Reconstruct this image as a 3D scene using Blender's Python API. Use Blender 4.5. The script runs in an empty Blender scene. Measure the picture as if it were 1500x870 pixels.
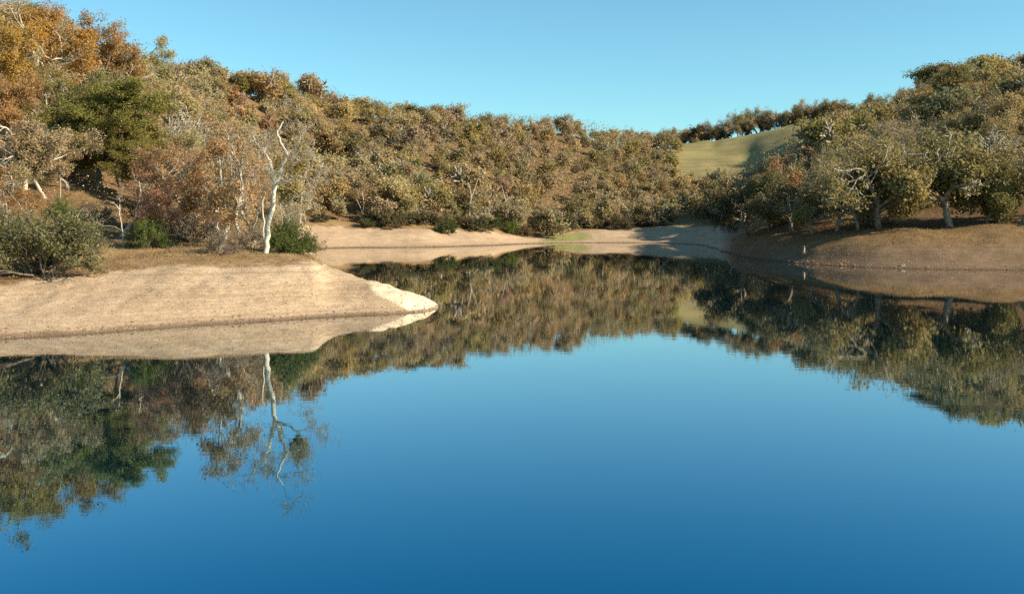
import bpy, math, random
import numpy as np
from mathutils import Vector

scene = bpy.context.scene
COL = scene.collection
R = np.random.default_rng(11)
F = 1500.0          # focal length in photo pixels
YH = 328.0          # horizon row of the photo
CAM_H = 6.0


# ------------------------------------------------------------------ helpers
def link(o):
    COL.objects.link(o)
    return o


def tag(o, label=None, cat=None, group=None, kind=None):
    if label: o['label'] = label
    if cat: o['category'] = cat
    if group: o['group'] = group
    if kind: o['kind'] = kind
    return o


def make_mesh(name, verts, faces, mats, midx=None, smooth=None, attrs=None):
    """verts (N,3), faces (M,4) or list of arrays with equal width."""
    me = bpy.data.meshes.new(name)
    verts = np.asarray(verts, np.float32)
    if not isinstance(faces, list): faces = [faces]
    faces = [np.asarray(f, np.int32) for f in faces if len(f)]
    nf = sum(len(f) for f in faces)
    nl = sum(f.size for f in faces)
    me.vertices.add(len(verts)); me.loops.add(nl); me.polygons.add(nf)
    me.vertices.foreach_set('co', verts.ravel())
    me.loops.foreach_set('vertex_index', np.concatenate([f.ravel() for f in faces]))
    tot = np.concatenate([np.full(len(f), f.shape[1], np.int32) for f in faces])
    start = np.concatenate([[0], np.cumsum(tot)[:-1]]).astype(np.int32)
    me.polygons.foreach_set('loop_start', start)
    me.polygons.foreach_set('loop_total', tot)
    if midx is not None: me.polygons.foreach_set('material_index', np.asarray(midx, np.int32))
    if smooth is not None:
        s = np.full(nf, bool(smooth)) if np.isscalar(smooth) else np.asarray(smooth, bool)
        me.polygons.foreach_set('use_smooth', s)
    for m in mats: me.materials.append(m)
    for k, v in (attrs or {}).items():
        v = np.asarray(v, np.float32)
        if v.ndim == 1:
            a = me.attributes.new(k, 'FLOAT', 'POINT'); a.data.foreach_set('value', v)
        else:
            a = me.attributes.new(k, 'FLOAT_COLOR', 'POINT')
            a.data.foreach_set('color', np.concatenate([v, np.ones((len(v), 1), np.float32)], 1).ravel())
    me.update(calc_edges=True)
    return me


def hash2(ix, iy, seed):
    h = (ix * 374761393 + iy * 668265263 + seed * 974634777) & 0xFFFFFFFF
    h = ((h ^ (h >> 13)) * 1274126177) & 0xFFFFFFFF
    h = h ^ (h >> 16)
    return (h & 0xFFFFFF) / float(0xFFFFFF)


def vnoise(x, y, seed=0):
    x0 = np.floor(x).astype(np.int64); y0 = np.floor(y).astype(np.int64)
    fx = x - x0; fy = y - y0
    fx = fx * fx * (3 - 2 * fx); fy = fy * fy * (3 - 2 * fy)
    a = hash2(x0, y0, seed); b = hash2(x0 + 1, y0, seed)
    c = hash2(x0, y0 + 1, seed); d = hash2(x0 + 1, y0 + 1, seed)
    return (a + (b - a) * fx) * (1 - fy) + (c + (d - c) * fx) * fy - 0.5


def fbm(x, y, seed=0, octv=4):
    s = 0; a = 1.0
    for i in range(octv):
        s = s + a * vnoise(x * 2 ** i, y * 2 ** i, seed + i * 17); a *= 0.5
    return s


def smooth(a, b, x):
    t = np.clip((x - a) / (b - a), 0, 1)
    return t * t * (3 - 2 * t)


def pchip(x, y, xi):
    x = np.asarray(x, float); y = np.asarray(y, float)
    h = np.diff(x); d = np.diff(y) / h
    m = np.zeros_like(y)
    for i in range(1, len(x) - 1):
        if d[i - 1] * d[i] > 0:
            w1 = 2 * h[i] + h[i - 1]; w2 = h[i] + 2 * h[i - 1]
            m[i] = (w1 + w2) / (w1 / d[i - 1] + w2 / d[i])
    m[0] = d[0]; m[-1] = d[-1]
    k = np.clip(np.searchsorted(x, xi) - 1, 0, len(x) - 2)
    t = np.clip((xi - x[k]) / h[k], 0, 1)
    return ((2 * t ** 3 - 3 * t ** 2 + 1) * y[k] + (t ** 3 - 2 * t ** 2 + t) * h[k] * m[k]
            + (-2 * t ** 3 + 3 * t ** 2) * y[k + 1] + (t ** 3 - t ** 2) * h[k] * m[k + 1])


# ------------------------------------------------------------------ materials
def new_mat(name):
    m = bpy.data.materials.new(name); m.use_nodes = True
    nt = m.node_tree; nt.nodes.clear()
    return m, nt, nt.nodes, nt.links


class NT:
    def __init__(s, nt): s.nt = nt
    def n(s, typ, **kw):
        nd = s.nt.nodes.new(typ)
        for k, v in kw.items(): setattr(nd, k, v)
        return nd
    def l(s, a, b): s.nt.links.new(a, b)
    def set(s, sock, v):
        if hasattr(v, 'is_output'): s.l(v, sock)
        elif isinstance(v, (tuple, list)) and len(v) == 3 and sock.type == 'RGBA': sock.default_value = (*v, 1)
        else: sock.default_value = v
    def mix(s, f, a, b, mode='MIX'):
        nd = s.n('ShaderNodeMix', data_type='RGBA', blend_type=mode)
        s.set(nd.inputs[0], f); s.set(nd.inputs[6], a); s.set(nd.inputs[7], b)
        return nd.outputs[2]
    def math(s, op, a, b=None, c=None, clamp=False):
        nd = s.n('ShaderNodeMath', operation=op, use_clamp=clamp)
        s.set(nd.inputs[0], a)
        if b is not None: s.set(nd.inputs[1], b)
        if c is not None: s.set(nd.inputs[2], c)
        return nd.outputs[0]
    def noise(s, vec, scale, detail=4, rough=.55, dist=0):
        nd = s.n('ShaderNodeTexNoise')
        s.l(vec, nd.inputs['Vector'])
        nd.inputs['Scale'].default_value = scale; nd.inputs['Detail'].default_value = detail
        nd.inputs['Roughness'].default_value = rough; nd.inputs['Distortion'].default_value = dist
        return nd.outputs['Fac']
    def ramp(s, f, lo, hi, a=0., b=1.):
        nd = s.n('ShaderNodeMapRange', interpolation_type='SMOOTHSTEP')
        s.set(nd.inputs[0], f)
        for i, v in zip((1, 2, 3, 4), (lo, hi, a, b)): nd.inputs[i].default_value = v
        return nd.outputs[0]
    def attr(s, name, out='Fac'):
        return s.n('ShaderNodeAttribute', attribute_name=name).outputs[out]
    def scalevec(s, vec, sc):
        nd = s.n('ShaderNodeVectorMath', operation='MULTIPLY')
        s.l(vec, nd.inputs[0]); nd.inputs[1].default_value = sc
        return nd.outputs[0]


def mat_ground():
    m, nt, _, _ = new_mat('ground'); g = NT(nt)
    out = g.n('ShaderNodeOutputMaterial'); bs = g.n('ShaderNodeBsdfPrincipled')
    pos = g.n('ShaderNodeNewGeometry').outputs['Position']
    sep = g.n('ShaderNodeSeparateXYZ'); g.l(pos, sep.inputs[0]); z = sep.outputs[2]
    n_big = g.noise(pos, .06, 5); n_mid = g.noise(pos, .45, 5); n_sm = g.noise(pos, 3.2, 5, .65); n_fine = g.noise(pos, 14, 3, .7)
    # gravel beach
    beach = g.mix(g.ramp(n_mid, .3, .7), (.37, .262, .162), (.455, .335, .22))
    beach = g.mix(g.ramp(n_sm, .42, .70, 0, .7), beach, (.29, .185, .10))
    beach = g.mix(g.ramp(n_fine, .56, .68, 0, .6), beach, (.66, .53, .37))
    beach = g.mix(g.ramp(n_fine, .44, .32, 0, .45), beach, (.22, .14, .08))
    beach = g.mix(g.ramp(g.noise(pos, 1.15, 4, .6, .8), .52, .68, 0, .55), beach, (.25, .165, .095))
    # old water lines: bands that follow height
    wob = g.math('MULTIPLY_ADD', n_mid, .35, z)
    wv = g.noise(g.scalevec(pos, (.02, .02, 0)), 1, 2)
    comb = g.n('ShaderNodeCombineXYZ'); g.l(wob, comb.inputs[2]); g.l(wv, comb.inputs[0])
    strata = g.noise(comb.outputs[0], 5.5, 3, .6)
    beach = g.mix(g.ramp(strata, .52, .64, 0, .5), beach, (.23, .15, .08))
    beach = g.mix(g.ramp(strata, .45, .36, 0, .4), beach, (.56, .43, .29))
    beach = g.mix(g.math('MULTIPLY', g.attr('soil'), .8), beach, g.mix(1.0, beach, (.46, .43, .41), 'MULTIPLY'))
    # dry grass and leaf litter
    dry = g.mix(g.ramp(n_mid, .35, .65), (.20, .125, .058), (.30, .20, .095))
    dry = g.mix(g.ramp(n_sm, .45, .7, 0, .7), dry, (.12, .07, .032))
    dry = g.mix(g.ramp(n_fine, .55, .7, 0, .5), dry, (.36, .26, .14))
    litter = g.mix(g.ramp(n_sm, .35, .65), (.11, .068, .034), (.215, .135, .068))
    litter = g.mix(g.ramp(n_fine, .55, .68, 0, .5), litter, (.27, .16, .08))
    veg = g.mix(g.ramp(g.math('ADD', g.attr('litter'), g.math('MULTIPLY', g.math('SUBTRACT', n_mid, .5), .9)), .35, .65), dry, litter)
    gr = g.mix(g.ramp(n_big, .35, .65), (.25, .205, .085), (.30, .24, .108))
    gr = g.mix(g.ramp(n_mid, .4, .7, 0, .7), gr, (.25, .19, .085))
    gr = g.mix(g.ramp(g.noise(g.scalevec(pos, (.02, .02, .35)), 1.3, 4), .42, .62, 0, .5), gr, (.165, .165, .052))
    veg = g.mix(g.ramp(g.math('ADD', g.attr('green'), g.math('MULTIPLY', g.math('SUBTRACT', n_mid, .5), .6)), .35, .6), veg, gr)
    bm = g.math('ADD', g.attr('beach'), g.math('ADD', g.math('MULTIPLY', g.math('SUBTRACT', n_sm, .5), .6),
                g.math('MULTIPLY', g.math('SUBTRACT', n_mid, .5), 1.5)))
    col = g.mix(g.ramp(bm, .36, .62), veg, beach)
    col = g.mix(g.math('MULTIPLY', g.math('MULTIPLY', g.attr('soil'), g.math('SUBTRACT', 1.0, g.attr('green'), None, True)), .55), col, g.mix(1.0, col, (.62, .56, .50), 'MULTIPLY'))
    # fresh green sprouts on the far beach
    sp = g.math('ADD', g.attr('sprout'), g.math('MULTIPLY', g.math('SUBTRACT', n_sm, .5), .8))
    col = g.mix(g.ramp(sp, .4, .8, 0, .75), col, (.17, .20, .05))
    # pale bare ledge at the tip
    pl = g.math('ADD', g.attr('ledge'), g.math('MULTIPLY', g.math('SUBTRACT', n_mid, .5), .9))
    col = g.mix(g.ramp(pl, .4, .8, 0, .8), col, (.72, .57, .38))
    # wet band just over the waterline
    wz = g.math('MULTIPLY_ADD', n_sm, .22, z)
    wet = g.ramp(g.math('MULTIPLY_ADD', n_mid, .25, wz), .26, .52, 1, 0)
    col = g.mix(g.math('MULTIPLY', wet, .8), col, (.10, .055, .030))
    g.l(col, bs.inputs['Base Color'])
    bs.inputs['Roughness'].default_value = .95
    bs.inputs['Specular IOR Level'].default_value = .1
    b1 = g.n('ShaderNodeBump'); b1.inputs['Distance'].default_value = .12; b1.inputs['Strength'].default_value = .7
    g.l(g.noise(pos, 5, 6, .7), b1.inputs['Height'])
    g.l(b1.outputs[0], bs.inputs['Normal'])
    g.l(bs.outputs[0], out.inputs[0])
    return m


def mat_water():
    m, nt, _, _ = new_mat('water'); g = NT(nt)
    out = g.n('ShaderNodeOutputMaterial')
    pos = g.n('ShaderNodeNewGeometry').outputs['Position']
    fr = g.n('ShaderNodeFresnel'); fr.inputs['IOR'].default_value = 1.42
    gl = g.n('ShaderNodeBsdfGlossy'); gl.inputs['Roughness'].default_value = .012
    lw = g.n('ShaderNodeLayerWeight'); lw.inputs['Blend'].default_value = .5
    # deeper blue of the reflected sky put into the gloss colour at steeper angles
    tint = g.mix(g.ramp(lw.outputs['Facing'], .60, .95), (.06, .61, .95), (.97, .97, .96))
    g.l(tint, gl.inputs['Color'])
    body = g.n('ShaderNodeBsdfDiffuse'); body.inputs['Color'].default_value = (.0005, .016, .022, 1)
    r1 = g.noise(g.scalevec(pos, (.55, 1.9, 1)), 1.0, 3, .55, .4)
    r2 = g.noise(g.scalevec(pos, (.05, .13, 1)), 1.0, 2)
    patch = g.ramp(r2, .35, .7, .35, 1.0)
    b = g.n('ShaderNodeBump'); b.inputs['Distance'].default_value = .012
    g.l(g.math('MULTIPLY', patch, .12), b.inputs['Strength']); g.l(r1, b.inputs['Height'])
    for nd in (gl, fr): g.l(b.outputs[0], nd.inputs['Normal'])
    mx = g.n('ShaderNodeMixShader')
    fac = g.math('MULTIPLY', g.math('POWER', fr.outputs[0], .42), 1.0, clamp=True)
    g.l(fac, mx.inputs[0]); g.l(body.outputs[0], mx.inputs[1]); g.l(gl.outputs[0], mx.inputs[2])
    g.l(mx.outputs[0], out.inputs[0])
    return m


def mat_leaf(name, use_attr=False, trans=.42):
    m, nt, _, _ = new_mat(name); g = NT(nt)
    out = g.n('ShaderNodeOutputMaterial')
    base = g.attr('tint', 'Color') if use_attr else g.n('ShaderNodeObjectInfo').outputs['Color']
    lv = g.attr('lv')
    pos = g.n('ShaderNodeNewGeometry').outputs['Position']
    n = g.noise(pos, .35, 3)
    c = g.mix(1.0, base, g.mix(lv, (.82, .82, .82), (1.22, 1.2, 1.13)), 'MULTIPLY')
    c = g.mix(g.ramp(n, .4, .66, 0, .35), c, g.mix(1.0, c, (1.10, .98, .84), 'MULTIPLY'))
    hs = g.ramp(lv, .84, .97, 0, .5)
    c = g.mix(hs, c, (.43, .37, .25))
    d = g.n('ShaderNodeBsdfDiffuse'); t = g.n('ShaderNodeBsdfTranslucent')
    g.l(c, d.inputs[0]); g.l(c, t.inputs[0])
    mx = g.n('ShaderNodeMixShader'); mx.inputs[0].default_value = trans
    g.l(d.outputs[0], mx.inputs[1]); g.l(t.outputs[0], mx.inputs[2]); g.l(mx.outputs[0], out.inputs[0])
    return m


def mat_bark(name, pale, dark, amt=(.42, .62)):
    m, nt, _, _ = new_mat(name); g = NT(nt)
    out = g.n('ShaderNodeOutputMaterial'); bs = g.n('ShaderNodeBsdfPrincipled')
    pos = g.n('ShaderNodeTexCoord').outputs['Object']
    n = g.noise(pos, 2.3, 5, .65); n2 = g.noise(g.scalevec(pos, (1, 1, .25)), 9, 4, .7)
    f = g.math('ADD', g.math('MULTIPLY', n, .6), g.math('MULTIPLY', n2, .4))
    g.l(g.mix(g.ramp(f, *amt), pale, dark), bs.inputs['Base Color'])
    bs.inputs['Roughness'].default_value = .9; bs.inputs['Specular IOR Level'].default_value = .1
    b = g.n('ShaderNodeBump'); b.inputs['Distance'].default_value = .03; b.inputs['Strength'].default_value = .6
    g.l(n2, b.inputs['Height']); g.l(b.outputs[0], bs.inputs['Normal'])
    g.l(bs.outputs[0], out.inputs[0])
    return m


def mat_simple(name, a, b, scale):
    m, nt, _, _ = new_mat(name); g = NT(nt)
    out = g.n('ShaderNodeOutputMaterial'); bs = g.n('ShaderNodeBsdfPrincipled')
    pos = g.n('ShaderNodeNewGeometry').outputs['Position']
    g.l(g.mix(g.noise(pos, scale, 4, .6), a, b), bs.inputs['Base Color'])
    bs.inputs['Roughness'].default_value = .95; bs.inputs['Specular IOR Level'].default_value = .1
    g.l(bs.outputs[0], out.inputs[0])
    return m


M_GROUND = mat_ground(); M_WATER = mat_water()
M_LEAF = mat_leaf('leaves'); M_LEAF_A = mat_leaf('wood_leaves', True)
M_BARK = mat_bark('lichen_bark', (.46, .41, .31), (.10, .08, .06))
M_GREYBARK = mat_bark('grey_bark', (.27, .24, .185), (.09, .07, .05))
M_PALE = mat_bark('pale_bark', (.50, .44, .34), (.22, .18, .13), (.50, .72))
M_DARKBARK = mat_bark('dark_bark', (.16, .125, .09), (.06, .045, .035))
M_PEBBLE = mat_simple('pebbles', (.22, .15, .09), (.52, .41, .29), 9)
M_WETSTONE = mat_simple('damp_stones', (.07, .042, .025), (.34, .24, .15), 7)
M_STRAW = mat_simple('straw', (.13, .08, .035), (.33, .235, .11), 1.7)
M_BRUSH = mat_leaf('brush', True, .15)
M_STUMP = mat_bark('weathered_wood', (.50, .36, .22), (.22, .15, .09))

# ------------------------------------------------------------------ terrain
Y = lambda d, y: (d, CAM_H - (y - YH) * d / F)
SK = lambda d: (d, 0.0)
C = {}
C[-900] = [SK(30), (40, 4), (55, 9), (75, 15), (100, 22), (140, 32), (200, 46), (280, 62), (370, 78), (430, 88)]
C[-300] = [SK(44), (56, 2.6), (69, 5.5), (88, 11), (115, 21), (150, 32), (205, 46), (290, 62), (370, 78), (430, 88)]
C[0] = [SK(53.3), Y(66, 405), Y(78, 345), Y(95, 283), Y(120, 195), Y(155, 118), Y(210, 62), Y(290, 48), Y(370, 42), Y(430, 38)]
C[100] = [SK(55.2), Y(68, 398), Y(79, 355), Y(95, 298), Y(125, 218), Y(165, 152), Y(225, 112), Y(300, 98), Y(370, 92), Y(430, 90)]
C[215] = [SK(58.4), Y(70, 390), Y(79, 362), Y(95, 325), Y(125, 262), Y(170, 198), Y(230, 158), Y(300, 142), Y(370, 130), Y(430, 122)]
C[300] = [SK(60.8), Y(71, 386), Y(80, 362), Y(97, 340), Y(130, 295), Y(180, 235), Y(240, 192), Y(310, 163), Y(370, 142), Y(430, 128)]
C[350] = [SK(62), Y(72, 386), Y(81, 364), Y(100, 352), (150, 6.5), Y(220, 285), Y(270, 238), Y(330, 198), Y(390, 156), Y(440, 135)]
C[400] = [SK(63.4), Y(73, 386), Y(82, 368), (110, 2), (170, 1.5), (240, 4.5), Y(285, 290), Y(340, 240), Y(400, 186), Y(450, 142)]
C[430] = [SK(64.3), Y(74, 383), Y(83, 369), (106, -.6), SK(238), Y(262, 335), Y(300, 295), Y(350, 245), Y(410, 192), Y(455, 142)]
C[455] = [SK(65), Y(75, 382), Y(84, 373), (103, -2), SK(250), Y(275, 335), Y(310, 300), Y(360, 250), Y(420, 194), Y(465, 146)]
C[480] = [SK(65.7), Y(75.5, 397), Y(81, 388), (99, -2.5), SK(252), Y(278, 335), Y(312, 300), Y(365, 250), Y(425, 196), Y(470, 157)]
C[520] = [SK(66.8), Y(74, 413), Y(77.5, 405), (92, -2.5), SK(258), Y(282, 336), Y(316, 302), Y(370, 252), Y(430, 198), Y(475, 164)]
C[560] = [SK(67.8), Y(72.5, 424), Y(75.3, 418), (86, -2.5), SK(262), Y(285, 336), Y(318, 303), Y(372, 254), Y(432, 200), Y(480, 171)]
C[600] = [SK(69.1), Y(71.5, 437), Y(73.6, 430), (82, -2.5), SK(265), Y(288, 337), Y(320, 305), Y(375, 255), Y(432, 203), Y(485, 180)]
C[628] = [SK(70.8), Y(72.2, 446), Y(73.6, 441), (79.5, -2.5), SK(268), Y(291, 337), Y(324, 305), Y(380, 255), Y(440, 204), Y(495, 184)]
C[641] = [SK(73), (73.7, .12), (74.5, .1), (78.5, -2.3), SK(270), Y(294, 337), Y(328, 305), Y(385, 255), Y(448, 206), Y(505, 186)]
C[652] = [(70, -1.2), (72.5, -1.0), (75.5, -1.3), (80, -2.5), SK(272), Y(297, 337), Y(331, 305), Y(388, 255), Y(452, 208), Y(512, 188)]
C[700] = [(70, -2.5), (85, -2.5), (100, -2.5), (150, -2.6), SK(281), Y(306, 337), Y(342, 305), Y(402, 256), Y(470, 211), Y(540, 191)]
C[780] = [(70, -2.5), (85, -2.5), (100, -2.5), (150, -2.6), SK(306), Y(330, 342), Y(370, 316), Y(440, 265), Y(520, 224), Y(590, 195)]
C[850] = [(70, -2.5), (85, -2.5), (100, -2.5), (150, -2.6), SK(318), Y(345, 338), Y(390, 316), Y(460, 275), Y(540, 237), Y(620, 205)]
C[950] = [(70, -2.5), (85, -2.5), (100, -2.5), (150, -2.6), SK(318), Y(350, 335), Y(395, 318), Y(470, 280), Y(560, 246), Y(650, 217)]
C[1000] = [(120, -2.5), (160, -2.5), (200, -2.5), (245, -2.4), SK(300), Y(345, 334), Y(398, 314), Y(476, 276), Y(560, 246), Y(650, 213)]
C[1030] = [(150, -2.5), (190, -2.5), (222, -2.2), (250, -1.6), SK(280), Y(340, 334), Y(400, 313), Y(480, 273), Y(560, 245), Y(650, 210)]
C[1045] = [(160, -2.5), (195, -2.5), (222, -1.6), (236, -.7), SK(250), Y(335, 334), Y(400, 312), Y(480, 272), Y(560, 245), Y(650, 209)]
C[1057] = [SK(224), (227, .35), (233, .6), (248, 1.0), (285, 2.4), Y(335, 331), Y(400, 311), Y(484, 270), Y(560, 244), Y(650, 206)]
C[1075] = [SK(200), Y(208, 357), Y(216, 351), (246, 2.0), (288, 3.0), Y(335, 328), Y(400, 308), Y(490, 266), Y(560, 242), Y(650, 203)]
C[1090] = [SK(187), Y(198, 352), Y(208, 345), (246, 4.2), (290, 5.5), Y(335, 320), Y(400, 302), Y(490, 262), Y(560, 240), Y(650, 200)]
C[1120] = [SK(170), Y(182, 351), Y(192, 341), (235, 7.0), Y(290, 309), Y(340, 285), Y(400, 268), Y(470, 250), Y(560, 222), Y(650, 193)]
C[1200] = [SK(149.5), Y(162, 355), Y(175, 337), Y(215, 297), Y(265, 262), Y(320, 235), Y(400, 212), Y(480, 198), Y(560, 188), Y(650, 180)]
C[1300] = [SK(138.5), Y(152, 352), Y(167, 330), Y(200, 285), Y(250, 240), Y(310, 205), Y(380, 187), Y(460, 176), Y(540, 170), Y(620, 166)]
C[1400] = [SK(134), Y(150, 347), Y(166, 322), Y(200, 267), Y(250, 208), Y(310, 172), Y(370, 143), Y(430, 131), Y(500, 124), Y(570, 121)]
C[1500] = [SK(132), Y(150, 341), Y(168, 310), Y(200, 247), Y(250, 180), Y(310, 142), Y(370, 125), Y(430, 117), Y(500, 112), Y(570, 110)]
C[1620] = [SK(118), Y(132, 345), (150, 7.6), Y(198, 225), Y(250, 155), Y(310, 118), Y(370, 98), Y(430, 88), Y(500, 83), Y(570, 82)]
C[1800] = [SK(122), Y(140, 335), Y(160, 300), Y(200, 205), Y(250, 140), Y(310, 100), Y(370, 80), Y(430, 70), Y(500, 65), Y(570, 65)]
C[2400] = [SK(112), Y(130, 330), Y(150, 290), Y(200, 190), Y(250, 120), Y(310, 80), Y(370, 60), Y(430, 50), Y(500, 45), Y(570, 45)]
CX = np.array(sorted(C), float)
KD = np.array([[p[0] for p in C[int(x)]] for x in CX]); KZ = np.array([[p[1] for p in C[int(x)]] for x in CX])

NPX = 661
PX = np.linspace(-900, 2400, NPX)
DR = np.concatenate([30 * (130 / 30) ** (np.arange(430) / 430), 130 * (4200 / 130) ** (np.arange(421) / 420)])
kd = np.stack([pchip(CX, KD[:, k], PX) for k in range(10)], 1)
kz = np.stack([pchip(CX, KZ[:, k], PX) for k in range(10)], 1)
kd = np.maximum.accumulate(kd + np.arange(10) * 1e-3, 1)
ZG = np.zeros((NPX, len(DR))); BE = np.zeros_like(ZG); LI = np.zeros_like(ZG); GR = np.zeros_like(ZG); SPR = np.zeros_like(ZG); LED = np.zeros_like(ZG); SOIL = np.zeros_like(ZG)
for i, px in enumerate(PX):
    d, z = kd[i], kz[i]
    zz = z[-1]
    dd = np.concatenate([[d[0] - 34, d[0] - 14], d, [d[-1] * 1.12, d[-1] * 1.5, d[-1] * 2.3, 4300]])
    zs = np.concatenate([[-3.2, min(-2.6, z[0] - .3)], z, [zz * 1.02, zz * .85, zz * .8, 70]])
    ZG[i] = pchip(dd, zs, DR)
    w2 = float(smooth(400, 440, px) * (1 - smooth(1075, 1110, px)))      # the far beach
    b1 = 1 - smooth(d[1] - 4.5, d[1] + 3.0 + 2 * float(smooth(400, 470, px)), DR)
    if 640 < px < 1050: b1 = b1 * 0
    if px >= 1050: b1 = .75 * (1 - smooth(d[1] - 9, d[1] + 3, DR))
    if 470 < px < 650: b1 = np.where(DR < 160, 1.0, b1)
    b2 = (1 - smooth(d[5] - 7, d[5] + 3, DR)) * w2 * (DR > 160)
    BE[i] = np.maximum(b1, b2)
    inl = np.where(px < 420, smooth(d[2] - 1, d[2] + 8, DR), 0)
    inr = np.where(px > 1060, .35 + .65 * smooth(d[1] + 4, d[2] - 2, DR), 0)
    far = smooth(d[5] - 2, d[5] + 12, DR) * (420 <= px) * .75
    LI[i] = np.maximum.reduce([inl, inr, far * np.ones_like(DR)])
    GR[i] = float(smooth(945, 1000, px) * (1 - smooth(1215, 1260, px))) * smooth(d[7] + 5, d[7] + 45, DR) * (1 - smooth(d[9] * 1.3, d[9] * 1.6, DR))
    SPR[i] = .95 * float(smooth(765, 810, px) * (1 - smooth(835, 900, px))) * smooth(d[4] + 5, d[4] + 12, DR) * (1 - smooth(d[5] - 8, d[5] + 3, DR))
    SPR[i] = np.maximum(SPR[i], .5 * float(smooth(290, 360, px) * (1 - smooth(445, 465, px))) * smooth(d[1] + 1, d[1] + 4, DR) * (1 - smooth(d[2] - 1, d[2] + 2, DR)))
    lb = float(smooth(-60, -20, px) * (1 - smooth(70, 190, px))) * smooth(62.4, 65.2, DR) * (1 - smooth(70, 74, DR))
    lb = lb * np.clip(.55 + 1.5 * fbm((px - 750) / F * DR * .5, DR * .5, 44, 4), 0, 1); BE[i] = BE[i] * (1 - .8 * lb); LI[i] = np.maximum(LI[i], lb)
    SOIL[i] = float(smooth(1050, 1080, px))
    LED[i] = float(smooth(520, 560, px) * (1 - smooth(648, 655, px))) * (DR < 90) * smooth(d[1] - 3.2, d[1] - 1.0, DR)
XG = (PX[:, None] - 750) / F * DR[None, :]; YG = np.broadcast_to(DR, XG.shape)
dist_amp = np.clip((YG - 60) / 300, 0, 1)
rel = np.clip(np.abs(ZG) / 2.0, .28, 1)
ZG = ZG + rel * (.16 * fbm(XG * .35, YG * .35, 3) + .10 * fbm(XG * 1.3, YG * 1.3, 5, 3)
                 + np.clip((YG - 75) / 60, 0, 1) * (.7 * fbm(XG * .09, YG * .09, 8)) + dist_amp * 3.0 * fbm(XG * .025, YG * .025, 9, 3))
ZG += BE * np.clip(ZG, 0, 1) * (.11 * fbm(XG * .55, YG * .10, 31, 4) + .05 * fbm(XG * 2.2, YG * 2.2, 33, 2))     # little gullies
ZG += np.clip(LED, 0, 1) * np.clip(ZG, 0, .5) * (.5 * fbm(XG * 1.1, YG * 1.1, 21, 3) + .12)


def ground(px, d):
    fi = np.clip((px - PX[0]) / (PX[1] - PX[0]), 0, NPX - 1.001)
    i = int(fi); u = fi - i
    j = int(np.clip(np.searchsorted(DR, d) - 1, 0, len(DR) - 2)); v = (d - DR[j]) / (DR[j + 1] - DR[j])
    return float((ZG[i, j] * (1 - u) + ZG[i + 1, j] * u) * (1 - v) + (ZG[i, j + 1] * (1 - u) + ZG[i + 1, j + 1] * u) * v)


def ground_v(px, d):
    fi = np.clip((px - PX[0]) / (PX[1] - PX[0]), 0, NPX - 1.001); i = fi.astype(int); u = fi - i
    j = np.clip(np.searchsorted(DR, d) - 1, 0, len(DR) - 2); v = (d - DR[j]) / (DR[j + 1] - DR[j])
    return (ZG[i, j] * (1 - u) + ZG[i + 1, j] * u) * (1 - v) + (ZG[i, j + 1] * (1 - u) + ZG[i + 1, j + 1] * u) * v


def sample(A, px, d):
    i = np.clip(np.rint((px - PX[0]) / (PX[1] - PX[0])).astype(int), 0, NPX - 1)
    j = np.clip(np.searchsorted(DR, d), 0, len(DR) - 1)
    return A[i, j]


def keyd(k, px): return float(np.interp(px, PX, kd[:, k]))


ii, jj = np.meshgrid(np.arange(NPX - 1), np.arange(len(DR) - 1), indexing='ij')
a = (ii * len(DR) + jj).ravel()
gq = np.stack([a, a + len(DR), a + len(DR) + 1, a + 1], 1)
gme = make_mesh('ground', np.stack([XG, YG, ZG], -1).reshape(-1, 3), gq, [M_GROUND], smooth=True,
                attrs={'beach': BE.ravel(), 'litter': LI.ravel(), 'green': GR.ravel(), 'sprout': SPR.ravel(), 'ledge': LED.ravel(), 'soil': SOIL.ravel()})
tag(link(bpy.data.objects.new('ground', gme)), 'hilly ground with pale gravel banks round the lake', None, None, 'structure')

wv = np.array([[-900, -300, 0], [1100, -300, 0], [1100, 900, 0], [-900, 900, 0]], float)
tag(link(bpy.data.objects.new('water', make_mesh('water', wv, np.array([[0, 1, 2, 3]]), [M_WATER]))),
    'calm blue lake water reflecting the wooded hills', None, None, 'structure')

# ------------------------------------------------------------------ plants
UP = np.array([0, 0, 1.0])


def unit(v): return v / (np.linalg.norm(v) + 1e-9)


def tubes(chains):
    V, Q, n = [], [], 0
    for pts, rad, sd in chains:
        pts = np.asarray(pts); k = len(pts)
        t = np.gradient(pts, axis=0); t /= np.linalg.norm(t, axis=1, keepdims=True) + 1e-9
        ref = UP if abs(t[0, 2]) < .8 else np.array([1.0, 0, 0])
        u = np.cross(t, ref); u /= np.linalg.norm(u, axis=1, keepdims=True) + 1e-9
        w = np.cross(t, u)
        an = np.arange(sd) * 2 * np.pi / sd
        ring = pts[:, None] + np.asarray(rad)[:, None, None] * (u[:, None] * np.cos(an)[None, :, None] + w[:, None] * np.sin(an)[None, :, None])
        V.append(ring.reshape(-1, 3))
        b = n + (np.arange(k - 1) * sd)[:, None]; s = np.arange(sd)[None]; s2 = (s + 1) % sd
        Q.append(np.stack([b + s, b + s2, b + sd + s2, b + sd + s], -1).reshape(-1, 4))
        n += k * sd
    return np.concatenate(V), np.concatenate(Q)


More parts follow.
